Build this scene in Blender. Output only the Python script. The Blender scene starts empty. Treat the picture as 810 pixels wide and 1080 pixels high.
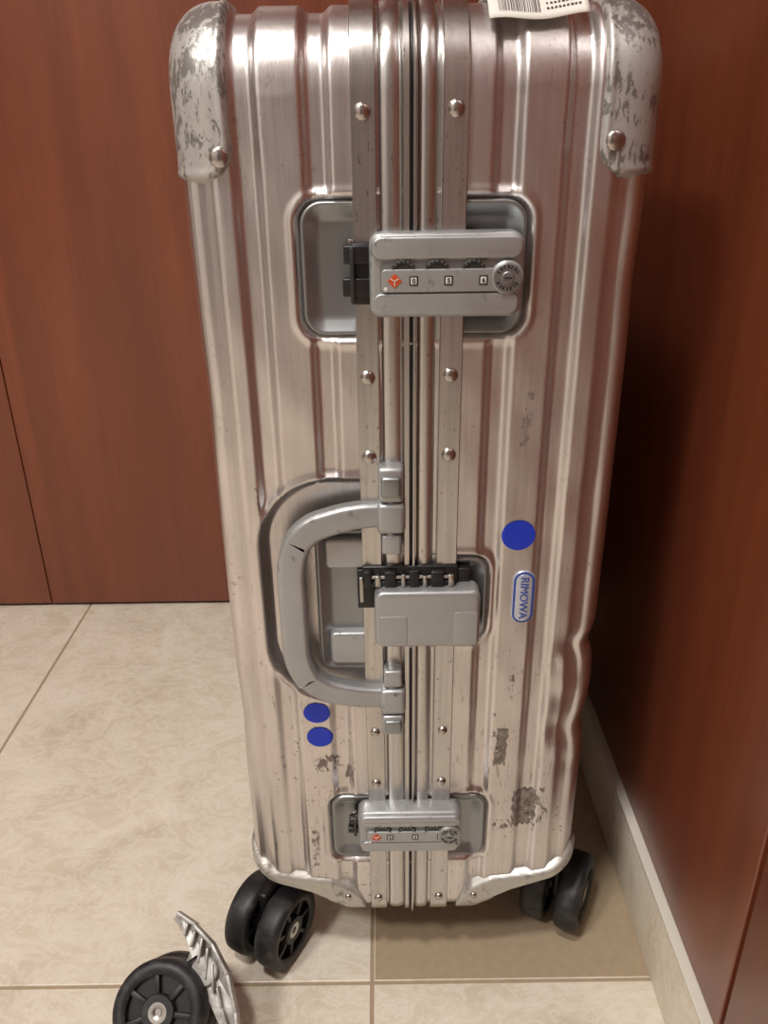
import bpy, bmesh, math, random
import numpy as np
from mathutils import Vector, Matrix, noise
random.seed(4)
scene = bpy.context.scene
COL = scene.collection

# ------------------------------------------------------------------ helpers
def srgb(r, g, b):
    f = lambda c: (c/255/12.92) if c/255 <= .04045 else ((c/255+.055)/1.055)**2.4
    return (f(r), f(g), f(b), 1)

def empty(name, loc=(0, 0, 0)):
    e = bpy.data.objects.new(name, None); e.location = loc; e.empty_display_size = .05
    COL.objects.link(e); return e

def mkobj(name, me, mat=None, parent=None, smooth=True, ang=35):
    o = bpy.data.objects.new(name, me); COL.objects.link(o)
    if mat: me.materials.append(mat)
    if parent: o.parent = parent
    if smooth:
        me.polygons.foreach_set('use_smooth', [True]*len(me.polygons))
        me.set_sharp_from_angle(angle=math.radians(ang))
    return o

def from_data(name, v, f, mat=None, parent=None, smooth=True, ang=35, recalc=True):
    me = bpy.data.meshes.new(name); me.from_pydata([tuple(map(float, p)) for p in v], [], f); me.update()
    if recalc:
        bm = bmesh.new(); bm.from_mesh(me); bmesh.ops.recalc_face_normals(bm, faces=bm.faces); bm.to_mesh(me); bm.free()
    return mkobj(name, me, mat, parent, smooth, ang)

def rbox(name, lo, hi, bev, mat, parent=None, M=None, seg=3):
    bm = bmesh.new(); bmesh.ops.create_cube(bm, size=1)
    for v in bm.verts:
        v.co = Vector([lo[i] + (v.co[i]+.5)*(hi[i]-lo[i]) for i in range(3)])
    if bev > 0:
        bmesh.ops.bevel(bm, geom=bm.edges[:], offset=bev, segments=seg, profile=.5, affect='EDGES')
    if M is not None: bm.transform(M)
    me = bpy.data.meshes.new(name); bm.to_mesh(me); bm.free()
    return mkobj(name, me, mat, parent)

def rr_outline(x0, x1, z0, z1, r, n=8):
    pts = []
    for cx, cz, a0 in ((x1-r, z1-r, 0), (x0+r, z1-r, 90), (x0+r, z0+r, 180), (x1-r, z0+r, 270)):
        for i in range(n+1):
            a = math.radians(a0+90*i/n); pts.append((cx+r*math.cos(a), cz+r*math.sin(a)))
    return pts

def plate(name, x0, x1, z0, z1, yf, yb, r, b, mat, parent=None, M=None):
    """rounded rectangular plate in the XZ plane, front face at yf (towards -Y), rounded front edge"""
    rings = []
    rings.append([(x, yb, z) for x, z in rr_outline(x0, x1, z0, z1, r)])
    for k in range(5):
        a = math.pi/2*k/4; ins = b*(1-math.cos(a)); yy = yf+b-b*math.sin(a)
        rings.append([(x, yy, z) for x, z in rr_outline(x0+ins, x1-ins, z0+ins, z1-ins, max(r-ins, .0002))])
    n = len(rings[0]); v = [p for q in rings for p in q]; f = []
    for k in range(len(rings)-1):
        for i in range(n): f.append((k*n+i, k*n+(i+1) % n, (k+1)*n+(i+1) % n, (k+1)*n+i))
    f.append(tuple(range(n))); f.append(tuple(range((len(rings)-1)*n, len(rings)*n)))
    if M is not None: v = [M @ Vector(p) for p in v]
    return from_data(name, v, f, mat, parent)

def frame_axis(center, axis):
    a = Vector(axis).normalized()
    return Matrix.Translation(Vector(center)) @ a.to_track_quat('Z', 'Y').to_matrix().to_4x4()

def lathe(name, prof, center, axis, mat, parent=None, N=48, closed=False, ang=35):
    M = frame_axis(center, axis); v = []; f = []
    m = len(prof)
    for i in range(N):
        a = 2*math.pi*i/N
        for r, h in prof: v.append(M @ Vector((r*math.cos(a), r*math.sin(a), h)))
    for i in range(N):
        j = (i+1) % N
        for k in range(m if closed else m-1):
            l = (k+1) % m
            f.append((i*m+k, j*m+k, j*m+l, i*m+l))
    me = bpy.data.meshes.new(name); me.from_pydata([tuple(p) for p in v], [], f)
    bm = bmesh.new(); bm.from_mesh(me); bmesh.ops.remove_doubles(bm, verts=bm.verts, dist=1e-6)
    bmesh.ops.recalc_face_normals(bm, faces=bm.faces); bm.to_mesh(me); bm.free()
    return mkobj(name, me, mat, parent, True, ang)

def disc(name, c, axis, r, h, mat, parent, bev=.0004, N=32):
    return lathe(name, [(0, 0), (r, 0), (r, h-bev), (r-bev, h), (0, h)], c, axis, mat, parent, N)

def text(name, s, loc, size, mat, parent, rotz=0, ext=.0002):
    cu = bpy.data.curves.new(name, 'FONT'); cu.body = s; cu.size = size; cu.align_x = 'CENTER'; cu.align_y = 'CENTER'
    cu.extrude = ext; o = bpy.data.objects.new(name, cu); COL.objects.link(o)
    o.matrix_world = Matrix.Translation(loc) @ Matrix.Rotation(math.pi/2, 4, 'X') @ Matrix.Rotation(rotz, 4, 'Z')
    cu.materials.append(mat); o.parent = parent; return o

# ------------------------------------------------------------------ materials
def mat(name, col=(.8, .8, .8, 1), rough=.5, metal=0, coat=0):
    m = bpy.data.materials.new(name); m.use_nodes = True
    b = m.node_tree.nodes['Principled BSDF']
    b.inputs['Base Color'].default_value = col; b.inputs['Roughness'].default_value = rough
    b.inputs['Metallic'].default_value = metal; b.inputs['Coat Weight'].default_value = coat
    return m

def nd(m, t, **kw):
    n = m.node_tree.nodes.new(t)
    for k, v in kw.items():
        if k in n.inputs: n.inputs[k].default_value = v
        else: setattr(n, k, v)
    return n
def ln(m, a, b): m.node_tree.links.new(a, b)
def coords(m, scale=(1, 1, 1), rot=(0, 0, 0)):
    tc = nd(m, 'ShaderNodeTexCoord'); mp = nd(m, 'ShaderNodeMapping')
    mp.inputs['Scale'].default_value = scale; mp.inputs['Rotation'].default_value = rot
    ln(m, tc.outputs['Object'], mp.inputs['Vector']); return mp.outputs[0]
def noise_n(m, vec, scale, detail=4, rough=.55, dist=0):
    n = nd(m, 'ShaderNodeTexNoise'); n.inputs['Scale'].default_value = scale; n.inputs['Detail'].default_value = detail
    n.inputs['Roughness'].default_value = rough; n.inputs['Distortion'].default_value = dist
    ln(m, vec, n.inputs['Vector']); return n.outputs['Fac']
def ramp(m, fac, stops):
    r = nd(m, 'ShaderNodeValToRGB'); els = r.color_ramp.elements
    while len(els) < len(stops): els.new(.5)
    for e, (p, c) in zip(els, stops): e.position = p; e.color = c
    ln(m, fac, r.inputs['Fac']); return r.outputs['Color']
def mix(m, fac, a, b, mode='MIX'):
    n = nd(m, 'ShaderNodeMix'); n.data_type = 'RGBA'; n.blend_type = mode
    if isinstance(fac, float): n.inputs[0].default_value = fac
    else: ln(m, fac, n.inputs[0])
    for s, i in ((a, 6), (b, 7)):
        if isinstance(s, tuple): n.inputs[i].default_value = s
        else: ln(m, s, n.inputs[i])
    return n.outputs[2]
def math_n(m, op, a, b):
    n = nd(m, 'ShaderNodeMath', operation=op)
    for i, s in enumerate((a, b)):
        if isinstance(s, (int, float)): n.inputs[i].default_value = s
        else: ln(m, s, n.inputs[i])
    return n.outputs[0]
def bsdf(m): return m.node_tree.nodes['Principled BSDF']
def bump(m, h, strength, dist):
    b = nd(m, 'ShaderNodeBump'); b.inputs['Strength'].default_value = strength; b.inputs['Distance'].default_value = dist
    ln(m, h, b.inputs['Height']); ln(m, b.outputs[0], bsdf(m).inputs['Normal'])
G = lambda v: (v, v, v, 1)

# brushed aluminium shell
alu = mat('aluminium_shell', rough=.3, metal=1)
v1 = coords(alu, (60, 60, 2.2)); v0 = coords(alu)
n1 = noise_n(alu, v1, 4, 3)
n2 = noise_n(alu, v0, 9, 4)
c = mix(alu, n1, srgb(234, 229, 228), srgb(208, 203, 202))
c2 = ramp(alu, n2, [(.3, G(.85)), (.65, G(1))])
c3 = mix(alu, 1.0, c, c2, 'MULTIPLY')
# wear: fine elongated scratches, denser low down on the case
ns = noise_n(alu, coords(alu, (75, 75, 9), (0, .25, 0)), 7, 5, .7, .5)
ncl = noise_n(alu, v0, 11, 2)
st = math_n(alu, 'MULTIPLY', ramp(alu, ns, [(.58, G(0)), (.66, G(1))]), ramp(alu, ncl, [(.47, G(0)), (.58, G(.75))]))
nf = noise_n(alu, v0, 210, 3, .6); ncl2 = noise_n(alu, v0, 17, 2, .5, .4)
fk = math_n(alu, 'MULTIPLY', ramp(alu, nf, [(.61, G(0)), (.67, G(1))]), ramp(alu, ncl2, [(.50, G(0)), (.62, G(.8))]))
wear = math_n(alu, 'MAXIMUM', st, fk)
sx_ = nd(alu, 'ShaderNodeSeparateXYZ'); ln(alu, v0, sx_.inputs[0])
zf = ramp(alu, sx_.outputs[2], [(.22, G(1)), (.50, G(.4))])
wear = math_n(alu, 'MULTIPLY', wear, zf)
c4 = mix(alu, wear, c3, srgb(128, 114, 106))
ln(alu, c4, bsdf(alu).inputs['Base Color'])
rr = ramp(alu, n2, [(.25, G(.38)), (.75, G(.29))]); ln(alu, rr, bsdf(alu).inputs['Roughness'])
nb_ = noise_n(alu, v0, 22, 3)
hh = math_n(alu, 'ADD', n1, math_n(alu, 'MULTIPLY', nb_, 2.0))
bump(alu, hh, .14, .0009)

frame_m = mat('frame_aluminium', rough=.28, metal=1)
n1 = noise_n(frame_m, coords(frame_m, (80, 80, 3)), 4, 4)
n2 = noise_n(frame_m, coords(frame_m, (80, 80, 30)), 5, 5, .7)
c = mix(frame_m, n1, srgb(222, 220, 218), srgb(170, 168, 166))
c = mix(frame_m, ramp(frame_m, n2, [(.62, G(0)), (.69, G(.8))]), c, srgb(112, 104, 99))
ln(frame_m, c, bsdf(frame_m).inputs['Base Color']); bump(frame_m, n1, .1, .0004)

silver = mat('silver_paint', srgb(176, 177, 174), .38, .6)
n = noise_n(silver, coords(silver), 40, 4)
nk = noise_n(silver, coords(silver, (1, 1, .6)), 160, 4, .7); nk2 = noise_n(silver, coords(silver), 26, 2)
wk = math_n(silver, 'MULTIPLY', ramp(silver, nk, [(.60, G(0)), (.68, G(.8))]), ramp(silver, nk2, [(.5, G(0)), (.6, G(.8))]))
ln(silver, mix(silver, wk, mix(silver, n, srgb(178, 180, 181), srgb(158, 160, 161)), srgb(100, 93, 88)), bsdf(silver).inputs['Base Color'])
silver_d = mat('silver_tray', srgb(150, 153, 155), .38, .85)

guard_m = mat('scuffed_guard', rough=.40, metal=.5)
g1 = noise_n(guard_m, coords(guard_m, (1.3, 1.3, .6), (.2, .5, 0)), 190, 7, .72, .5)
g2 = noise_n(guard_m, coords(guard_m), 34, 5, .65, .3)
g3 = noise_n(guard_m, coords(guard_m, (1, 1, .22), (.3, -.6, 0)), 240, 3, .5)
gm = math_n(guard_m, 'MULTIPLY', g1, g2)
ga = ramp(guard_m, gm, [(.270, G(0)), (.305, G(.8))])
gb = math_n(guard_m, 'MULTIPLY', ramp(guard_m, g3, [(.60, G(0)), (.65, G(.7))]), ramp(guard_m, g2, [(.42, G(0)), (.52, G(1))]))
gc = mix(guard_m, math_n(guard_m, 'MAXIMUM', ga, gb), srgb(188, 186, 182), srgb(104, 99, 95))
ln(guard_m, gc, bsdf(guard_m).inputs['Base Color']); bump(guard_m, g1, .3, .0006)
guardb_m = mat('cast_guard', rough=.40, metal=.6)
g1 = noise_n(guardb_m, coords(guardb_m), 110, 5, .7)
ln(guardb_m, mix(guardb_m, ramp(guardb_m, g1, [(.55, G(0)), (.66, G(1))]), srgb(188, 186, 179), srgb(134, 127, 119)), bsdf(guardb_m).inputs['Base Color'])

rivet_m = mat('rivet_steel', srgb(180, 174, 170), .22, 1)
black = mat('black_plastic', srgb(22, 22, 24), .38)
dial_m = mat('dial_black', srgb(44, 43, 42), .45)
rubber = mat('wheel_rubber', srgb(30, 31, 34), .5)
n = noise_n(rubber, coords(rubber), 90, 4)
ln(rubber, mix(rubber, ramp(rubber, n, [(.5, G(0)), (.75, G(1))]), srgb(28, 29, 32), srgb(66, 64, 62)), bsdf(rubber).inputs['Base Color'])
steel = mat('steel', srgb(180, 178, 174), .25, 1)
blue = mat('blue_sticker', srgb(20, 52, 185), .5)
badge_blue = mat('badge_blue', srgb(52, 76, 155), .3)
badge_sil = mat('badge_silver', srgb(200, 206, 220), .25, .6)
white = mat('white_plastic', srgb(205, 203, 198), .5)
paper = mat('tag_paper', srgb(225, 221, 213), .7)
ink = mat('tag_ink', srgb(60, 40, 40), .7)
red = mat('red_enamel', srgb(190, 78, 40), .4)
resid = mat('tape_residue', rough=.8, metal=.2)
n = noise_n(resid, coords(resid), 190, 5, .8); n_a = noise_n(resid, coords(resid, (1, 1, .7)), 95, 5, .75, .5)
ln(resid, mix(resid, ramp(resid, n, [(.4, G(0)), (.6, G(1))]), srgb(104, 95, 88), srgb(156, 144, 135)), bsdf(resid).inputs['Base Color'])
ln(resid, ramp(resid, n_a, [(.42, G(0)), (.47, G(1))]), bsdf(resid).inputs['Alpha'])
resid_l = mat('faded_residue', rough=.7, metal=.3)
n_a = noise_n(resid_l, coords(resid_l, (1, 1, .5)), 170, 5, .75, .5)
ln(resid_l, ramp(resid_l, n_a, [(.52, G(0)), (.56, G(.9))]), bsdf(resid_l).inputs['Alpha'])
bsdf(resid_l).inputs['Base Color'].default_value = srgb(134, 120, 112)

def wood(name, a, b, c_):
    m = mat(name, rough=.36, coat=.2)
    m.node_tree.nodes['Principled BSDF'].inputs['Coat Roughness'].default_value = .25
    w1 = noise_n(m, coords(m, (9, 9, .7)), 2.4, 5, .55, .4)
    w2 = noise_n(m, coords(m, (90, 90, 2.5)), 4, 3, .6)
    cc = ramp(m, w1, [(.3, a), (.52, b), (.75, c_)])
    ln(m, mix(m, .3, cc, ramp(m, w2, [(.35, G(.62)), (.6, G(1))]), 'MULTIPLY'), bsdf(m).inputs['Base Color'])
    bump(m, w2, .04, .0004); return m
cherry = wood('cherry_wood', srgb(108, 53, 33), srgb(120, 60, 37), srgb(131, 68, 42))
dark = mat('dark_gap', srgb(18, 10, 8), .7)

tile = mat('beige_marble_tile', rough=.3)
t1 = noise_n(tile, coords(tile, (1, 1, 1)), 9, 8, .66, 1.0)
t2 = noise_n(tile, coords(tile, (1, 1.6, 1), (0, 0, .6)), 20, 8, .72, 1.6)
cc = ramp(tile, t1, [(.3, srgb(194, 181, 161)), (.5, srgb(211, 199, 180)), (.7, srgb(223, 213, 197))])
vein = ramp(tile, t2, [(.44, G(0)), (.50, G(1)), (.56, G(0))])
vf = math_n(tile, 'MULTIPLY', vein, .42)
ln(tile, mix(tile, vf, cc, srgb(234, 228, 217)), bsdf(tile).inputs['Base Color'])
ln(tile, ramp(tile, t2, [(.3, G(.26)), (.7, G(.42))]), bsdf(tile).inputs['Roughness'])
grout = mat('grout', srgb(176, 150, 118), .85)
n = noise_n(grout, coords(grout), 120, 3); ln(grout, mix(grout, n, srgb(172, 152, 126), srgb(150, 132, 108)), bsdf(grout).inputs['Base Color'])
trim_m = mat('trim_edge', srgb(208, 202, 190), .35)
paint = mat('wall_paint', srgb(202, 197, 192), .8)
n = noise_n(paint, coords(paint), 30, 4); bump(paint, n, .05, .002)
ceil_m = mat('ceiling_paint', srgb(232, 229, 224), .85)
n = noise_n(ceil_m, coords(ceil_m), 30, 4); bump(ceil_m, n, .05, .002)
added_door_m = mat('added_door_grey', srgb(98, 94, 92), .5)  # dark grey for the doors added as reflections in the shell
n = noise_n(added_door_m, coords(added_door_m), 20, 3); bump(added_door_m, n, .05, .001)

# ------------------------------------------------------------------ room
XW, YB, XLW, YF, HC = .219, .628, -1.9, -2.3, 2.45
bm = bmesh.new()
TX, TY, G0 = .462, .66, .0032
for i in range(-5, 2):
    for j in range(-4, 2):
        x0 = -.0347+i*TX; y0 = -.021+j*TY
        x1 = min(x0+TX, XW+.01); y1 = min(y0+TY, YB+.02)
        x0 = max(x0, XLW); y0 = max(y0, YF)
        if x1-x0 < .02 or y1-y0 < .02: continue
        r = bmesh.ops.create_cube(bm, size=1)
        for v in r['verts']:
            v.co = Vector((x0+G0/2+(v.co.x+.5)*(x1-x0-G0), y0+G0/2+(v.co.y+.5)*(y1-y0-G0), -.01+(v.co.z+.5)*.01))
        top = [e for e in set(e for v in r['verts'] for e in v.link_edges) if all(v.co.z > -.001 for v in e.verts)]
        bmesh.ops.bevel(bm, geom=top, offset=.0008, segments=2, affect='EDGES', profile=.5)
nt = len(bm.faces)
r = bmesh.ops.create_cube(bm, size=1)
for v in r['verts']:
    v.co = Vector((XLW+(v.co.x+.5)*(XW+.01-XLW), YF+(v.co.y+.5)*(YB+.02-YF), -.03+(v.co.z+.5)*.0288))
me = bpy.data.meshes.new('floor'); bm.to_mesh(me); bm.free()
me.materials.append(tile); me.materials.append(grout)
for p in me.polygons:
    if p.index >= nt: p.material_index = 1
fl = bpy.data.objects.new('floor', me); COL.objects.link(fl)

wb = empty('wall_back')
edges = [-1.9, -1.36, -.557, .26]
rbox('backing', (XLW-.05, YB+.02, 0), (XW+.1, YB+.06, HC), 0, dark, wb)
for i in range(3):
    rbox('door_panel_%d' % i, (edges[i]+.0006, YB, .006), (edges[i+1]-.0006, YB+.022, 2.1), .0015, cherry, wb)
rbox('upper_panel', (XLW, YB, 2.104), (XW+.04, YB+.022, HC), .001, cherry, wb)
wr = empty('wall_right')
rbox('backing', (XW+.022, YF, 0), (XW+.06, YB+.06, HC), 0, dark, wr)
rbox('panel_far', (XW, -.122, .084), (XW+.024, YB, HC), .0015, cherry, wr)
rbox('panel_near', (XW-.004, -1.0, .072), (XW+.024, -.133, HC), .002, cherry, wr)
rbox('panel_rear', (XW-.004, YF, .072), (XW+.024, -1.004, HC), .002, cherry, wr)
rbox('baseboard_right', (XW-.007, -.125, 0), (XW+.022, YB, .079), .0008, tile)
rbox('trim_right', (XW-.0080, -.125, .079), (XW+.022, YB, .0830), .0012, trim_m)
rbox('kickboard', (XW-.003, YF, 0), (XW+.022, -.128, .07), .001, dark, wr)
rbox('wall_left', (XLW-.05, YF, 0), (XLW, YB+.06, HC), 0, paint)
rbox('wall_front', (XLW-.05, YF-.05, 0), (XW+.06, YF, HC), 0, paint)
rbox('ceiling', (XLW-.05, YF-.05, HC), (XW+.06, YB+.06, HC+.05), 0, ceil_m)
# unseen doors, added so the shell reflects darker bands
d1 = empty('added_door_1', (0, YF, 0))
rbox('leaf', (-.62, .0, .005), (-.02, .03, 2.05), .003, added_door_m, d1)
rbox('jamb_1', (-.68, .0, 0), (-.625, .04, 2.11), .003, cherry, d1)
rbox('jamb_2', (-.015, .0, 0), (.04, .04, 2.11), .003, cherry, d1)
rbox('head', (-.68, .0, 2.055), (.04, .04, 2.11), .003, cherry, d1)
d2 = empty('added_door_2', (XLW, 0, 0))  # added on the left wall to reflect a dark grey band in the shell
rbox('leaf', (.0, -1.3, .005), (.03, -.5, 2.05), .003, added_door_m, d2)
rbox('jamb_1', (.0, -1.36, 0), (.04, -1.305, 2.11), .003, cherry, d2)
rbox('jamb_2', (.0, -.495, 0), (.04, -.44, 2.11), .003, cherry, d2)

# ------------------------------------------------------------------ suitcase shell
case = empty('suitcase')
XL, XR, ZB, ZT, DY = -.1345, .1395, .0635, .750, .44
R, RT, RB = .024, .045, .018
def ss(a, b, x):
    t = np.clip((x-a)/(b-a), 0, 1); return t*t*(3-2*t)
def rib(x):
    a = np.abs(x); o = np.zeros_like(a)
    for lo, hi in ((.0475, .0605), (.0875, .101), (.1165, .127)):
        o = o + ss(lo-.0030, lo+.0030, a)*(1-ss(hi-.0030, hi+.0030, a))
    return o*.0038
def sd_rr(x, z, x0, x1, z0, z1, r):
    qx = np.abs(x-(x0+x1)/2)-(x1-x0)/2+r; qz = np.abs(z-(z0+z1)/2)-(z1-z0)/2+r
    return np.hypot(np.maximum(qx, 0), np.maximum(qz, 0))+np.minimum(np.maximum(qx, qz), 0)-r
RECS = [(-.0695, .071, .567, .652, .016, .0075), (-.02, .057, .343, .418, .014, .0075),
        (-.0685, .064, .126, .200, .014, .0075), (-.106, .02, .2935, .476, .052, .0105)]
def recess(x, z):
    y = np.zeros_like(x); mk = np.zeros_like(x); lip = np.zeros_like(x)
    for a, b, c_, d_, r, dep in RECS:
        s = sd_rr(x, z, a, b, c_, d_, r)
        if a == -.106: s = np.maximum(s, x+.006)
        w = 1-ss(-.0065, .0, s); y = np.maximum(y, w*dep); mk = np.maximum(mk, 1-ss(-.004, .004, s))
        lip = np.maximum(lip, np.exp(-((s-.0012)/.0022)**2))
    return y, mk, lip*.0011
def g2d(x, z, a, b, sa, sb): return np.exp(-((x-a)/sa)**2-((z-b)/sb)**2)
def dents(x, z):
    y = .0028*g2d(x, z, .120, .338, .010, .009)+.0026*g2d(x, z, .113, .262, .008, .014)-.0014*g2d(x, z, .118, .305, .008, .010)
    y += .0014*g2d(x, z, .126, .225, .010, .010)-.0010*g2d(x, z, .104, .285, .006, .015)+.0012*g2d(x, z, .106, .325, .006, .010)
    y += .0012*g2d(x, z, -.105, .52, .015, .04)+.0012*g2d(x, z, .125, .60, .012, .03)+.0012*g2d(x, z, -.115, .27, .012, .03)
    y += .0010*g2d(x, z, .118, .46, .014, .02)+.0010*g2d(x, z, .088, .215, .012, .018)+.0008*g2d(x, z, -.1, .66, .02, .015)
    y += .00030*np.sin(z*31+x*20)*np.sin(x*43+1.7)+.00018*np.sin(z*83+x*61)*np.sin(x*97+z*23)
    return y
def side_dent(X, z):
    """crumples in the vertical edges (moves x inwards)"""
    wr_ = ss(.105, .130, X); wl = ss(.105, .130, -X)
    r_ = .0040*np.exp(-((z-.338)/.010)**2)+.0034*np.exp(-((z-.262)/.013)**2)-.0012*np.exp(-((z-.30)/.014)**2)+.0010*np.exp(-((z-.60)/.03)**2)
    l_ = .0010*np.exp(-((z-.53)/.035)**2)+.0014*np.exp(-((z-.27)/.03)**2)
    return X-wr_*r_+wl*l_
def edge_inset(x):
    l = np.clip((XL+R-x)/R, 0, 1); r = np.clip((x-(XR-R))/R, 0, 1)
    return R-np.sqrt(1-l*l)*R + R-np.sqrt(1-r*r)*R
def front_y(x, z):
    x = np.array([x], float); z = np.array([z], float)
    rc, mk, lip = recess(x, z)
    return float((edge_inset(x)+rib(x)*(1-mk)+rc-lip+dents(x, z))[0])

NF, NC, NT, NB = 330, 14, 90, 70
def loop(d):
    rt = max(RT-d, .002); rb = max(RB-d, .002)
    y0, y1, z0, z1 = d, DY-d, ZB+d, ZT-d
    P = []
    for i in range(NF): P.append((y0, z0+rb+(z1-rt-z0-rb)*i/NF, 1))
    for i in range(NC): a = math.pi/2*i/NC; P.append((y0+rt-rt*math.cos(a), z1-rt+rt*math.sin(a), 0))
    for i in range(NT): P.append((y0+rt+(y1-y0-2*rt)*i/NT, z1, 0))
    for i in range(NC): a = math.pi/2*i/NC; P.append((y1-rt+rt*math.sin(a), z1-rt+rt*math.cos(a), 0))
    for i in range(NB): P.append((y1, z1-rt-(z1-rt-z0-rb)*i/NB, 0))
    for i in range(NC): a = math.pi/2*i/NC; P.append((y1-rb+rb*math.cos(a), z0+rb-rb*math.sin(a), 0))
    for i in range(NT): P.append((y1-rb-(y1-y0-2*rb)*i/NT, z0, 0))
    for i in range(NC): a = math.pi/2*i/NC; P.append((y0+rb-rb*math.sin(a), z0+rb-rb*math.cos(a), 0))
    return np.array(P)
def zb_fun(x, y):
    a = np.abs(x)
    z = np.interp(a, [0, .046, .060, .085, .12, .14], [.0, .0635, .078, .093, .107, .119])
    w = 1-ss(.10, .16, y)*(1-ss(DY-.16, DY-.10, y))
    return z*w
def loft(stations, ribs=True, front=True):
    V = []
    for x, d in stations:
        P = loop(d); n = len(P); X = np.full(n, x)
        y, z, fr = P[:, 0].copy(), P[:, 1].copy(), P[:, 2]
        if ribs:
            rb_ = float(rib(np.array([x]))[0])
            P2 = loop(d+rb_); y, z = P2[:, 0].copy(), P2[:, 1].copy()
            rc, mk, lip = recess(X, z)
            if front: y = np.where(fr > 0, y-rb_*mk+rc-lip+dents(X, z), y)
        z = np.maximum(z, zb_fun(X, y))
        if ribs: X = np.where(y < .15, side_dent(X, z)*(1-ss(.05, .15, y))+X*ss(.05, .15, y), X)
        V.append(np.stack([X, y, z], 1))
    n = len(V[0]); S = len(V); F = []
    for s in range(S-1):
        a = s*n; b = (s+1)*n
        for i in range(n):
            j = (i+1) % n; F.append((a+i, b+i, b+j, a+j))
    F.append(tuple(range(n))); F.append(tuple(range((S-1)*n, S*n)))
    return np.concatenate(V), F
arcs = [math.pi/2*i/14 for i in range(15)]
left = [(XL+R-R*math.cos(a), R-R*math.sin(a)) for a in arcs]
right = [(XR-R+R*math.cos(a), R-R*math.sin(a)) for a in reversed(arcs)]
nm = 190
mid = [(XL+R+(XR-XL-2*R)*i/nm, 0) for i in range(1, nm)]
capr = [R+.006, R+.02, R+.05, R+.09]
V, F = loft([(XL, d) for d in reversed(capr)]+left+mid+right+[(XR, d) for d in capr])
shell = from_data('shell', V, F, alu, case, True, 50)

for sgn, X0, nmn in ((-1, XL, 'ribbed_face_1'), (1, XR, 'ribbed_face_2')):
    ys = np.linspace(.050, DY-.034, 190); zs = np.linspace(.17, ZT-.04, 30)
    v = []; f = []
    for z in zs:
        for y in ys:
            ph = ((y-.02) % .034)/.034
            h = float(ss(.0, .12, ph)*(1-ss(.55, .67, ph)))*.003
            e = min(y-.050, DY-.034-y, z-.17, ZT-.04-z); h *= min(1, max(0, e/.008)); 
            v.append((X0+sgn*(h-.0006), y, z))
    for i in range(len(zs)-1):
        for j in range(len(ys)-1):
            a = i*len(ys)+j; f.append((a, a+1, a+1+len(ys), a+len(ys)))
    from_data(nmn, v, f, alu, case, True, 60)

# corner guards: offset copy of the smooth body, kept only around the corners
side_in = [R+.0035*i for i in range(1, 19)]
gst = [(XL, d) for d in reversed(side_in)]+left+mid+right+[(XR, d) for d in side_in]
GV, GF = loft(gst, ribs=False)
gm_ = bpy.data.meshes.new('tmp'); gm_.from_pydata(GV.tolist(), [], GF)
bm = bmesh.new(); bm.from_mesh(gm_); bmesh.ops.recalc_face_normals(bm, faces=bm.faces); bm.normal_update()
N = np.array([v.normal[:] for v in bm.verts]); bm.free(); bpy.data.meshes.remove(gm_)
GV = np.array(GV); xx, yy, zz = GV.T
def corner_sd(x, y, z, xa, za, yc, r):
    a = np.where(x < 0, xa+x, xa+.003-x); b = za-z; c_ = np.minimum(y, DY-y)-yc
    a, b, c_ = a+r, b+r, c_+r
    return np.sqrt(np.maximum(a, 0)**2+np.maximum(b, 0)**2+np.maximum(c_, 0)**2)+np.minimum(np.maximum(np.maximum(a, b), c_), 0)-r
sd_top = corner_sd(xx, yy, zz, .1005, .658, .085, .018)
zu = np.interp(np.abs(xx), [0, .037, .0385, .043, .052, .068, .10, .118, .128, .136, .15], [-.02, .03, .076, .088, .098, .107, .112, .117, .123, .135, .141])
sd_bot = np.maximum((zz-zu)*.8, np.minimum(yy, DY-yy)-.095)
for nme, sd, m_, th in (('corner_guards_top', sd_top, guard_m, .0026), ('corner_guards_bottom', sd_bot, guardb_m, .0034)):
    w = 1-ss(-.0035, .0015, sd)
    off = -.0060+w*(th+.0060)+(.0007*np.exp(-((sd+.0050)/.0016)**2) if nme.endswith('top') else 0)
    NV = GV+N*off[:, None]
    keep = sd < .004
    ids = np.where(keep)[0]; mp_ = -np.ones(len(GV), int); mp_[ids] = np.arange(len(ids))
    f = [tuple(int(mp_[i]) for i in q) for q in GF if len(q) == 4 and all(keep[i] for i in q)]
    from_data(nme, NV[ids], f, m_, case, True, 60)

# central frame
def frame_loft(name, prof, m_, ang=35):
    st = [(x, -o) for x, o in prof]; V = []
    for x, d in st:
        P = loop(d); V.append(np.stack([np.full(len(P), x), P[:, 0], P[:, 1]], 1))
    n = len(V[0]); S = len(V); F = []
    for s in range(S-1):
        for i in range(n):
            j = (i+1) % n; F.append((s*n+i, (s+1)*n+i, (s+1)*n+j, s*n+j))
    return from_data(name, np.concatenate(V), F, m_, case, True, ang)
def ridge(x0, x1, base, h, n=8):
    return [(x0+(x1-x0)*i/n, base+h*math.sqrt(max(0, 1-(2*i/n-1)**2))) for i in range(n+1)]
frame_loft('frame_rail_1', [(-.0345, -.012), (-.0345, .0032), (-.0340, .004), (-.0212, .004), (-.0206, .0034), (-.0204, .0004), (-.0190, .0000)]
           + ridge(-.0188, -.0055, .0006, .0026, 14)+[(-.0052, .0035), (-.0048, .0044), (-.0018, .0044), (-.0014, .0035), (-.0012, -.012)], frame_m)
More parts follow.
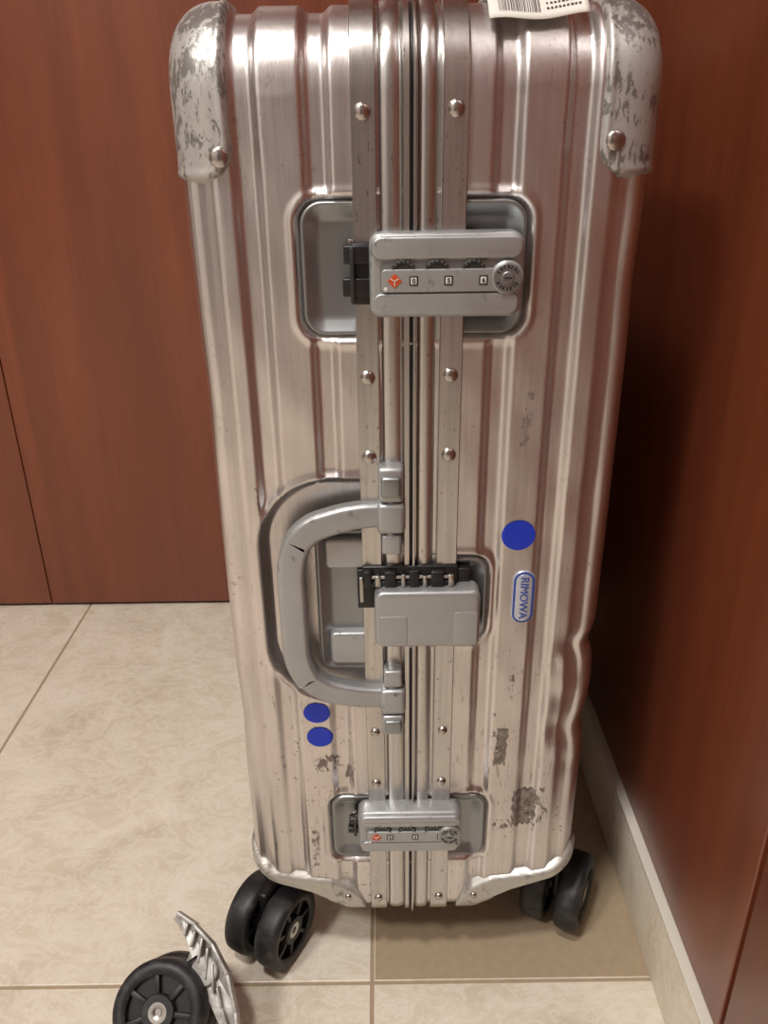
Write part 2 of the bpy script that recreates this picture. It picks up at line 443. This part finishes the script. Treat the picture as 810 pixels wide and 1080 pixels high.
frame_loft('frame_rail_2', [(.0003, -.012)]+[(.0003, .0062), (.0006, .0070), (.0017, .0070), (.0021, .0060), (.0024, .0008)]+ridge(.0030, .0142, .0008, .0028, 14)
           + [(.0146, .0002), (.0164, .0004), (.0168, .0034), (.0174, .004), (.0305, .004), (.0312, .0032), (.0312, -.012)], frame_m)
frame_loft('frame_seal', [(-.0012, -.012), (-.0012, .0012), (.0003, .0012), (.0003, -.012)], black)

def rivet(name, x, z, y=None, r=.0045, m_=rivet_m, axis=(0, -1, 0)):
    prof = [(0, .0026)]+[(r*math.sin(a), .0004+.0022*math.cos(a)) for a in [math.pi/2*i/6 for i in range(1, 7)]]+[(r*1.04, 0)]
    if y is None: y = -.004
    return lathe(name, prof, (x, y, z), axis, m_, case, 24)
k = 0
for z in (.694, .545, .492, .266, .215, .086):
    rr_ = .0046 if z > .4 else .0036
    rivet('rivet_%d' % k, -.0277, z, r=rr_); rivet('rivet_%d' % (k+1), .0240, z+.001, r=rr_); k += 2
for x, z in ((-.1085, .672), (.1130, .678)):
    rivet('rivet_%d' % k, x, z, y=-.0024, r=.0056); k += 1
for sx, X0 in ((-1, XL), (1, XR)):
    rivet('rivet_%d' % k, X0+sx*.0023, .678, y=.030, r=.0055, axis=(sx, 0, 0)); k += 1
for x in (-.054, .054):
    rivet('rivet_%d' % k, x, .087, y=-.0030, r=.003); k += 1

# ------------------------------------------------------------------ trays in the recesses
def tray(name, x0, x1, z0, z1, r, yrim, yfloor, m_):
    rings = []
    for ins, y in ((-.001, yrim+.004), (0, yrim), (.0012, yrim-.0006), (.0025, yrim), (.008, yfloor-.0008), (.011, yfloor)):
        rings.append([(x, y, z) for x, z in rr_outline(x0+ins, x1-ins, z0+ins, z1-ins, max(r-ins, .001))])
    n = len(rings[0]); v = [p for q in rings for p in q]; f = []
    for k in range(len(rings)-1):
        for i in range(n): f.append((k*n+i, k*n+(i+1) % n, (k+1)*n+(i+1) % n, (k+1)*n+i))
    f.append(tuple(range((len(rings)-1)*n, len(rings)*n)))
    return from_data(name, v, f, m_, case, True, 60)
tray('latch_tray_1', -.0655, .067, .571, .648, .013, .0012, .0062, silver_d)
tray('latch_tray_2', -.0645, .060, .130, .196, .011, .0012, .0062, silver_d)
tray('latch_tray_3', -.016, .0535, .347, .414, .011, .0012, .0062, silver_d)

# ------------------------------------------------------------------ combination latches
def latch(tag, x0, x1, z0, z1):
    H = z1-z0
    plate('latch_%s_body' % tag, x0, x1, z0, z1, -.0175, -.002, .0075, .003, silver, case)
    plate('latch_%s_lid' % tag, x0+.0015, x1-.0015, z0+H*.70, z1-.0015, -.0205, -.016, .0055, .0018, silver, case)
    plate('latch_%s_lip' % tag, x0+.002, x1-.003, z0+.002, z0+H*.30, -.0196, -.016, .005, .001, silver, case)
    zs = z0+H*.455; dz = H*.135
    plate('latch_%s_slot' % tag, x0+.006, x1-.012, zs-dz-.0012, zs+dz+.0042, -.0178, -.0165, .003, .0002, silver_d, case)
    plate('latch_%s_dial_strip' % tag, x0+.007, x1-.008, zs-dz, zs+dz, -.0204, -.016, .0025, .0007, silver, case)
    for i, (dx, wx) in enumerate(((.0195, .0255), (.0390, .0455), (.0600, .0655))):
        lathe('latch_%s_dial_%d' % (tag, i), [(0, -.006), (.0068, -.006), (.0072, -.005), (.0072, -.0003), (.0068, 0), (.0052, 0), (.005, -.0006), (0, -.0006)],
              (x0+dx, -.0200, zs+dz-.0018), (0, -1, 0), dial_m, case, 32)
        for q in range(7):
            a = math.radians(18+q*24)
            rbox('latch_%s_knurl_%d_%d' % (tag, i, q), (-.0003, -.0203, .0056), (.0003, -.0195, .0074), 0, silver_d, case,
                 Matrix.Translation((x0+dx, 0, zs+dz-.0018)) @ Matrix.Rotation(a-math.pi/2, 4, 'Y'))
        plate('latch_%s_window_%d' % (tag, i), x0+wx-.0026, x0+wx+.0026, zs-.0028, zs+.0028, -.0207, -.02, .0008, .0002, dial_m, case)
        plate('latch_%s_wheel_face_%d' % (tag, i), x0+wx-.0017, x0+wx+.0017, zs-.0019, zs+.0019, -.0209, -.02, .0004, .0001, white, case)
        text('latch_%s_digit_%d' % (tag, i), '056'[i], (x0+wx, -.0211, zs), .0038, black, case)
    cx, cz = x0+.0145, zs; M = Matrix.Translation((cx, 0, cz)) @ Matrix.Rotation(math.pi/4, 4, 'Y') @ Matrix.Translation((-cx, 0, -cz))
    plate('latch_%s_mark' % tag, cx-.0030, cx+.0030, cz-.0030, cz+.0030, -.0208, -.02, .0005, .0001, red, case, M)
    for q in range(3):
        rbox('latch_%s_mark_ray_%d' % (tag, q), (-.0002, -.0211, 0), (.0002, -.0206, .0028), 0, paper, case,
             Matrix.Translation((cx, 0, cz)) @ Matrix.Rotation(math.radians(120*q+180), 4, 'Y'))
    disc('latch_%s_button' % tag, (x0+.0095, -.0200, zs-.0048), (0, -1, 0), .0013, .0010, white, case)
    kx = x1-.0100; kz = z0+H*.48
    disc('latch_%s_key_boss' % tag, (kx, -.016, kz), (0, -1, 0), .0096, .0050, silver, case, .0012)
    disc('latch_%s_key_ring' % tag, (kx, -.0208, kz), (0, -1, 0), .0080, .0006, silver_d, case, .0002)
    for q in range(18):
        if q in (4, 5, 13, 14): continue
        a = 2*math.pi*q/18
        rbox('latch_%s_tick_%d' % (tag, q), (-.0004, -.0218, .0052), (.0004 if q % 2 else .0009, -.0212, .0071), 0, dial_m, case,
             Matrix.Translation((kx, 0, kz)) @ Matrix.Rotation(a, 4, 'Y'))
    disc('latch_%s_key_core' % tag, (kx, -.0212, kz), (0, -1, 0), .0036, .0014, silver_d, case)
    rbox('latch_%s_key_slot' % tag, (kx-.0022, -.0230, kz-.0005), (kx+.0022, -.0222, kz+.0005), 0, dial_m, case)
latch('top', -.0253, .0640, .5845, .6320)
latch('bottom', -.0428, .0400, .1550, .1960)
for i, (a, b, zc, hh) in enumerate(((-.0400, -.0235, .6085, .0175), (-.050, -.041, .177, .009))):
    rbox('hook_%d_block' % i, (a+.004, -.010, zc-hh), (b, .004, zc+hh), .001, black, case)
    rbox('hook_%d_arm_a' % i, (a, -.013, zc+hh*.35), (b, -.006, zc+hh*.95), .001, black, case)
    rbox('hook_%d_arm_b' % i, (a-.001, -.013, zc-hh*.7), (b, -.006, zc-hh*.1), .001, black, case)
    rbox('hook_%d_rib' % i, (a+.0035, -.0145, zc-hh*.9), (a+.0060, -.012, zc+hh*.9), .0006, dial_m, case)
    disc('hook_%d_pin' % i, (a+.004, -.006, zc+hh*1.0), (0, 0, 1), .002, .002, steel, case)

# ------------------------------------------------------------------ middle catch
plate('catch_body', -.0262, .0472, .3530, .3980, -.0185, -.002, .0065, .003, silver, case)
plate('catch_pad_1', -.0235, -.0035, .3550, .3790, -.0188, -.017, .002, .0004, silver, case)
plate('catch_pad_2', .0290, .0455, .3550, .3820, -.0188, -.017, .002, .0004, silver, case)
rbox('catch_cavity', (-.0345, -.0062, .3960), (.0320, .002, .4120), .0012, black, case)
rbox('catch_bridge', (-.030, -.0095, .3985), (.030, -.004, .4020), .001, black, case)
for i, (x, wd, zt, m_) in enumerate(((-.0330, .005, .4105, black), (-.0255, .004, .4070, steel), (-.0190, .008, .4100, black), (-.0075, .003, .4080, steel),
                                    (-.0020, .007, .4110, black), (.0075, .003, .4065, steel), (.0130, .009, .4100, black), (.0250, .004, .4075, steel))):
    rbox('catch_lug_%d' % i, (x, -.0115, .3985), (x+wd, -.004, zt), .0008, m_, case)
disc('catch_pin', (-.030, -.0085, .4050), (1, 0, 0), .0013, .058, steel, case)
rbox('catch_side', (-.0380, -.005, .378), (-.0255, .004, .4090), .001, black, case)
rbox('catch_side_link', (-.0365, -.0075, .384), (-.0335, -.003, .404), .0008, steel, case)
rbox('catch_end', (.0320, -.004, .396), (.0410, .005, .4085), .001, black, case)

# ------------------------------------------------------------------ carry handle
def sweep(name, path, wid, thk, m_, y0, bow):
    P = [Vector((p[0], 0, p[1])) for p in path]; n = len(P); v = []; f = []
    sec = rr_outline(-wid/2, wid/2, -thk/2, thk/2, min(thk, wid)*.30, 5); m = len(sec)
    for i, p in enumerate(P):
        t = (P[min(i+1, n-1)]-P[max(i-1, 0)]).normalized(); nn = Vector((t.z, 0, -t.x))
        u = i/(n-1); y = y0-bow*math.sin(math.pi*u); k_ = .86+.14*math.sin(math.pi*u)
        for a, b in sec: v.append(p+nn*a*k_+Vector((0, y+b, 0)))
    for i in range(n-1):
        for j in range(m): f.append((i*m+j, i*m+(j+1) % m, (i+1)*m+(j+1) % m, (i+1)*m+j))
    f.append(tuple(range(m))); f.append(tuple(range((n-1)*m, n*m)))
    return from_data(name, v, f, m_, case, True, 50)
def rounded_path(pts, rads, n=12):
    out = [Vector(pts[0])]
    for i in range(1, len(pts)-1):
        p = Vector(pts[i]); a = Vector(pts[i-1]); b = Vector(pts[i+1]); r = rads[i]
        s = p+(a-p).normalized()*r; e = p+(b-p).normalized()*r
        for k in range(n+1):
            t = k/n; out.append(s*(1-t)**2+p*2*t*(1-t)+e*t*t)
    out.append(Vector(pts[-1])); res = [out[0]]
    for q in out[1:]:
        while (q-res[-1]).length > .004: res.append(res[-1]+(q-res[-1]).normalized()*.004)
        if (q-res[-1]).length > 1e-4: res.append(q)
    return res
hp = rounded_path([(-.008, .4525), (-.040, .4520), (-.0735, .4420), (-.0832, .420), (-.0832, .334), (-.0700, .312), (-.036, .3030), (-.008, .3025)],
                  [0, .014, .014, .014, .016, .016, .012, 0])
sweep('handle_grip', hp, .0198, .0135, silver, -.0045, .0045)
for s, zc in ((1, .4515), (-1, .3015)):
    zz_ = lambda a, b: (zc+min(s*a, s*b), zc+max(s*a, s*b))
    a, b = zz_(.012, .0365) if s > 0 else zz_(.012, .0300); rbox('handle_mount_%d' % s, (-.0225, -.015, a), (-.0055, .002, b), .003, silver, case)
    a, b = zz_(.017, .031) if s > 0 else zz_(.015, .026); rbox('handle_mount_cap_%d' % s, (-.0205, -.0175, a), (-.0075, -.012, b), .002, silver_d, case)
    a, b = zz_(-.011, .0112); rbox('handle_knuckle_%d' % s, (-.0235, -.0150, a), (-.0045, .0, b), .0035, silver, case)
    a, b = zz_(-.027, -.0125); rbox('handle_foot_%d' % s, (-.0205, -.013, a), (-.0070, .002, b), .002, silver, case)
    disc('handle_pin_%d' % s, (-.014, -.008, zc-s*.0128), (0, 0, s), .0045, .026, silver_d, case)
tray('handle_seat', -.0665, -.0190, .324, .438, .008, -.0005, .0045, silver_d)
plate('handle_seat_pad_1', -.0600, -.0215, .409, .432, -.0035, .006, .004, .0025, silver, case)
plate('handle_seat_pad_2', -.0590, -.0215, .329, .356, -.0035, .006, .004, .0025, silver, case)

# ------------------------------------------------------------------ stickers, badge, residue
def decal(name, cx, cz, rx, rz, m_, lift=.0006, n=64, rings=14):
    v = [(cx, front_y(cx, cz)-lift, cz)]; f = []
    for k in range(1, rings+1):
        for i in range(n):
            a = 2*math.pi*i/n; q = k/rings
            x = cx+rx*q*math.cos(a); z = cz+rz*q*math.sin(a); v.append((x, front_y(x, z)-lift, z))
    for i in range(n): f.append((0, 1+i, 1+(i+1) % n))
    for k in range(rings-1):
        for i in range(n): f.append((1+k*n+i, 1+(k+1)*n+i, 1+(k+1)*n+(i+1) % n, 1+k*n+(i+1) % n))
    return from_data(name, v, f, m_, case, True, 60)
def patch(name, cx, cz, wx, wz, tilt, m_=resid, lift=.0005):
    nx, nz = 14, 20; v = []; f = []
    for i in range(nz+1):
        for j in range(nx+1):
            a = (j/nx-.5)*wx*(1+.08*math.sin(i*1.3)); b = (i/nz-.5)*wz*(1+.07*math.sin(j*1.9))
            x = cx+a*math.cos(tilt)-b*math.sin(tilt); z = cz+a*math.sin(tilt)+b*math.cos(tilt)
            v.append((x, front_y(x, z)-lift, z))
    for i in range(nz):
        for j in range(nx): a = i*(nx+1)+j; f.append((a, a+1, a+nx+2, a+nx+1))
    return from_data(name, v, f, m_, case, True, 60)
decal('dot_sticker_1', .0735, .4320, .0117, .0112, blue)
decal('dot_sticker_2', -.0722, .2825, .0102, .0094, blue)
decal('dot_sticker_3', -.0708, .2590, .0102, .0094, blue)
patch('residue_1', .0920, .1810, .0190, .038, .0)
patch('residue_2', .0705, .246, .0090, .036, -.05)
patch('residue_3', -.0660, .232, .020, .016, .2, resid_l)
patch('residue_4', .0745, .515, .0060, .036, -.03, resid_l)
patch('residue_5', .0800, .166, .026, .008, .3, resid_l)
patch('residue_6', .0640, .262, .0030, .034, .02, resid_l)
patch('residue_7', -.0480, .224, .0060, .020, -.2, resid_l)
patch('residue_8', -.1030, .455, .0020, .028, .1, resid_l)
patch('residue_9', .1050, .185, .012, .036, .05, resid_l)
patch('residue_10', -.0800, .140, .006, .040, -.05, resid_l)
patch('residue_11', .0760, .300, .004, .030, .05, resid_l)
plate('badge_rim', .0795-.0082, .0795+.0082, .383-.0215, .383+.0215, -.0018, .0034, .0080, .001, badge_sil, case)
plate('badge_border', .0795-.0074, .0795+.0074, .383-.0207, .383+.0207, -.0021, .0034, .0072, .0003, badge_blue, case)
plate('badge_ring', .0795-.0058, .0795+.0058, .383-.0191, .383+.0191, -.0024, .0034, .0056, .0003, badge_sil, case)
text('badge_text', 'RIMOWA', (.0795, -.0026, .383), .0082, badge_blue, case, -math.pi/2)

# ------------------------------------------------------------------ casters
def wheel(tag, c, axis, r, w, parent, hubmat=steel):
    prof = [(r*.70, -w*.42), (r*.76, -w*.5), (r*.90, -w*.5), (r*.975, -w*.40), (r, -w*.22), (r, w*.22), (r*.975, w*.40), (r*.90, w*.5), (r*.76, w*.5), (r*.70, w*.42)]
    lathe(tag+'_tyre', prof, c, axis, rubber, parent, 56, True, 50)
    lathe(tag+'_web', [(0, -w*.2), (r*.72, -w*.2), (r*.72, w*.2), (0, w*.2)], c, axis, black, parent, 40)
    lathe(tag+'_hub', [(r*.20, -w*.46), (r*.34, -w*.46), (r*.36, -w*.40), (r*.36, w*.40), (r*.34, w*.46), (r*.20, w*.46)], c, axis, rubber, parent, 40, True)
    lathe(tag+'_bearing', [(0, w*.36), (r*.08, w*.36), (r*.08, w*.43), (r*.12, w*.45), (r*.20, w*.45), (r*.20, -w*.45), (0, -w*.45)], c, axis, hubmat, parent, 32)
    M = frame_axis(c, axis)
    for q in range(7):
        rbox(tag+'_spoke_%d' % q, (r*.33, -r*.055, -w*.40), (r*.73, r*.055, w*.40), .0008, rubber, parent, M @ Matrix.Rotation(2*math.pi*q/7, 4, 'Z'), 2)

def caster(tag, cx, cy, ang, ztop, r=.0362):
    ax = Vector((math.cos(ang), math.sin(ang), 0)); c = Vector((cx, cy, r))
    wheel(tag+'_wheel_a', c-ax*.0160, -ax, r, .022, case)
    wheel(tag+'_wheel_b', c+ax*.0160, ax, r, .022, case)
    disc(tag+'_axle', c-ax*.02, ax, .006, .04, steel, case)
    M = Matrix.Translation(c) @ Matrix.Rotation(ang, 4, 'Z')
    rbox(tag+'_fork', (-.0045, -.010, -.005), (.0045, .030, .040), .003, black, case, M)
    sx = -1 if cx < 0 else 1
    py = max(c.y, .0)+.03 if cy < .2 else c.y-.02
    bx = Vector((cx-sx*.018, py, 0))
    disc(tag+'_swivel', (bx.x, bx.y, r+.030), (0, 0, 1), .021, .012, black, case, .002)
    disc(tag+'_stem', (bx.x, bx.y, r+.040), (0, 0, 1), .012, ztop-r-.040, black, case)
caster('caster_1', -.1270, .0165, math.radians(-28), .118)
caster('caster_2', .1415, .050, math.radians(-28), .118)
caster('caster_3', -.110, .385, math.radians(15), .118)
caster('caster_4', .110, .385, math.radians(-10), .118)

rbox('pull_handle', (-.06, .355, .7505), (.06, .385, .764), .005, black, case)
rbox('pull_handle_socket', (-.075, .345, .745), (.075, .395, .754), .003, silver, case)

# ------------------------------------------------------------------ luggage tag hanging over the top edge
tagp = empty('luggage_tag', (.068, .02, .745))
prof = [(.070, .7535), (.050, .7532)]
for i in range(16):
    a = math.radians(80*i/15); prof.append((.043-.048*math.sin(a), .705+.0485*math.cos(a)))
prof = [p for p in prof if p[1] > .7340]
NX = 20
def tagpt(i, u, lift=0):
    y, z = prof[i]; x = .0415+.054*u
    return (x-.068, y-.02-.0008*math.sin(u*5)-lift, z-.745+.0012*math.sin(u*7+1)*(i/len(prof))+u*.0025+lift)
v = []; f = []
for i in range(len(prof)):
    for j in range(NX+1): v.append(tagpt(i, j/NX))
for i in range(len(prof)-1):
    for j in range(NX): a = i*(NX+1)+j; f.append((a, a+1, a+NX+2, a+NX+1))
tg = from_data('tag_sheet', v, f, paper, tagp)
sd_ = tg.modifiers.new('thick', 'SOLIDIFY'); sd_.thickness = .0004; sd_.offset = 0
v = []; f = []; u = .10; L = len(prof)
while u < .52:
    w_ = random.choice((.005, .008, .012)); b0 = len(v)
    for i in (L-5, L-4, L-3, L-2): v.append(tagpt(i, u, .0005)); v.append(tagpt(i, u+w_, .0005))
    for q in range(3): a = b0+2*q; f.append((a, a+1, a+3, a+2))
    u += w_+random.choice((.005, .009, .013))
for r_ in range(3):
    for q in range(9):
        u0 = .58+q*.04; b0 = len(v); i = L-5+r_
        for t in (.3, .6):
            for uu in (u0, u0+random.choice((.018, .03))):
                p0, p1 = Vector(tagpt(i, uu, .0005)), Vector(tagpt(i+1, uu, .0005)); v.append(p0.lerp(p1, t))
        f.append((b0, b0+1, b0+3, b0+2))
from_data('tag_print', v, f, ink, tagp, False)

# ------------------------------------------------------------------ broken caster on the floor
bc = empty('broken_caster_wheel', (-.206, -.07, 0))
inv = Matrix.Translation((.206, .07, 0))
ax = Vector((-.10, -math.cos(math.radians(46)), math.sin(math.radians(46)))).normalized()
r = .0375; w = .022
cB = Vector((-.197, -.060, 0)); cB.z = r*math.sqrt(1-ax.z**2)+w/2*ax.z+.0002
cA = cB+ax*.031
loc = lambda p: inv @ p
wheel('wheel_a', loc(cA), ax, r, w, bc)
wheel('wheel_b', loc(cB), ax, r, w, bc)
mid_ = loc((cA+cB)/2)
side = Vector((1, 0, 0)); side = (side-ax*side.dot(ax)).normalized(); up = ax.cross(side)
if up.y < 0: up = -up
Mf = Matrix((tuple(side)+(0,), tuple(up)+(0,), tuple(ax)+(0,), (0, 0, 0, 1))).transposed(); Mf.translation = mid_
rbox('fork', (-.008, -.010, -.0055), (.030, .034, .0055), .003, black, bc, Mf)
disc('swivel_boss', mid_+side*.026+up*.026-ax*.009, ax, .012, .020, black, bc, .002)
cast_l = mat('light_casting', srgb(190, 188, 182), .42, .4)
n = noise_n(cast_l, coords(cast_l), 120, 4); ln(cast_l, mix(cast_l, ramp(cast_l, n, [(.4, G(0)), (.65, G(1))]), srgb(192, 191, 186), srgb(152, 148, 142)), bsdf(cast_l).inputs['Base Color'])
disc('swivel_cap', mid_+side*.032+up*.027+ax*.011, ax, .011, .004, cast_l, bc, .001)
# angular cast bracket: blade with a tongue running to the swivel and low casting ribs
pts = [(.000, .064), (.006, .069), (.022, .060), (.038, .046), (.051, .026), (.059, .000), (.063, -.028), (.056, -.030), (.046, -.010), (.038, .004), (.020, .014), (.012, .026), (.018, .040), (.010, .054)]
vv = []; ff = []; n = len(pts)
curv = lambda x, y: .008*math.sin(x*40)
for h in (.001, .0040):
    for x, y in pts: vv.append(Mf @ Vector((x, y, h+curv(x, y))))
ff.append(tuple(range(n))); ff.append(tuple(range(n, 2*n)))
for i in range(n): ff.append((i, (i+1) % n, n+(i+1) % n, n+i))
from_data('bracket_plate', vv, ff, cast_l, bc, False)
for i, (x, y, L, a) in enumerate(((.014, .057, .009, -45), (.021, .050, .012, -44), (.028, .042, .018, -38), (.034, .033, .022, -32), (.040, .022, .021, -24), (.046, .009, .015, -14), (.051, -.005, .011, -8), (.056, -.017, .007, -6))):
    M = Mf @ Matrix.Translation((x, y, curv(x, y)+.003)) @ Matrix.Rotation(math.radians(a+90-60), 4, 'Z')
    rbox('bracket_fin_%d' % i, (-.0010, -L/2, -.001), (.0010, L/2, .006), .0005, cast_l, bc, M)
for i in range(1, 6):
    p0, p1 = Vector(pts[i]+(0,)), Vector(pts[i+1]+(0,))
    d_ = (p1-p0); M = Mf @ Matrix.Translation(((p0.x+p1.x)/2, (p0.y+p1.y)/2, curv((p0.x+p1.x)/2, 0)+.002)) @ Matrix.Rotation(math.atan2(d_.y, d_.x), 4, 'Z')
    rbox('bracket_rim_%d' % i, (-d_.length*.54, -.0014, -.001), (d_.length*.54, .0014, .007), .0006, cast_l, bc, M)

# ------------------------------------------------------------------ lights
def area(name, loc, size, energy, col, target=None):
    l = bpy.data.lights.new(name, 'AREA'); l.shape = 'DISK'; l.size = size; l.energy = energy; l.color = col
    o = bpy.data.objects.new(name, l); COL.objects.link(o); o.location = loc
    if target: o.rotation_euler = (Vector(target)-Vector(loc)).to_track_quat('-Z', 'Y').to_euler()
    return o
area('ceiling_light', (-.46, -.72, 2.42), .22, 28, (1, .975, .93))
area('added_fill_light', (-1.2, -1.25, 2.42), .35, 38, (1, .975, .93))  # added fill, placed to brighten the right wall
w = bpy.data.worlds.new('World'); scene.world = w; w.use_nodes = True
w.node_tree.nodes['Background'].inputs[0].default_value = (1, .97, .94, 1); w.node_tree.nodes['Background'].inputs[1].default_value = .3

# ------------------------------------------------------------------ camera
cam = bpy.data.cameras.new('camera'); co = bpy.data.objects.new('camera', cam); COL.objects.link(co)
cam.sensor_fit = 'VERTICAL'; cam.sensor_height = 36; cam.lens = 850/1080*36; cam.clip_start = .01
co.matrix_world = Matrix.Translation((-.0187, -.496, .68)) @ Matrix.Rotation(math.radians(90-24.8), 4, 'X') @ Matrix.Rotation(-.0137, 4, 'Z')
scene.camera = co
scene.view_settings.view_transform = 'Standard'
scene.view_settings.look = 'None'
scene.view_settings.exposure = 0
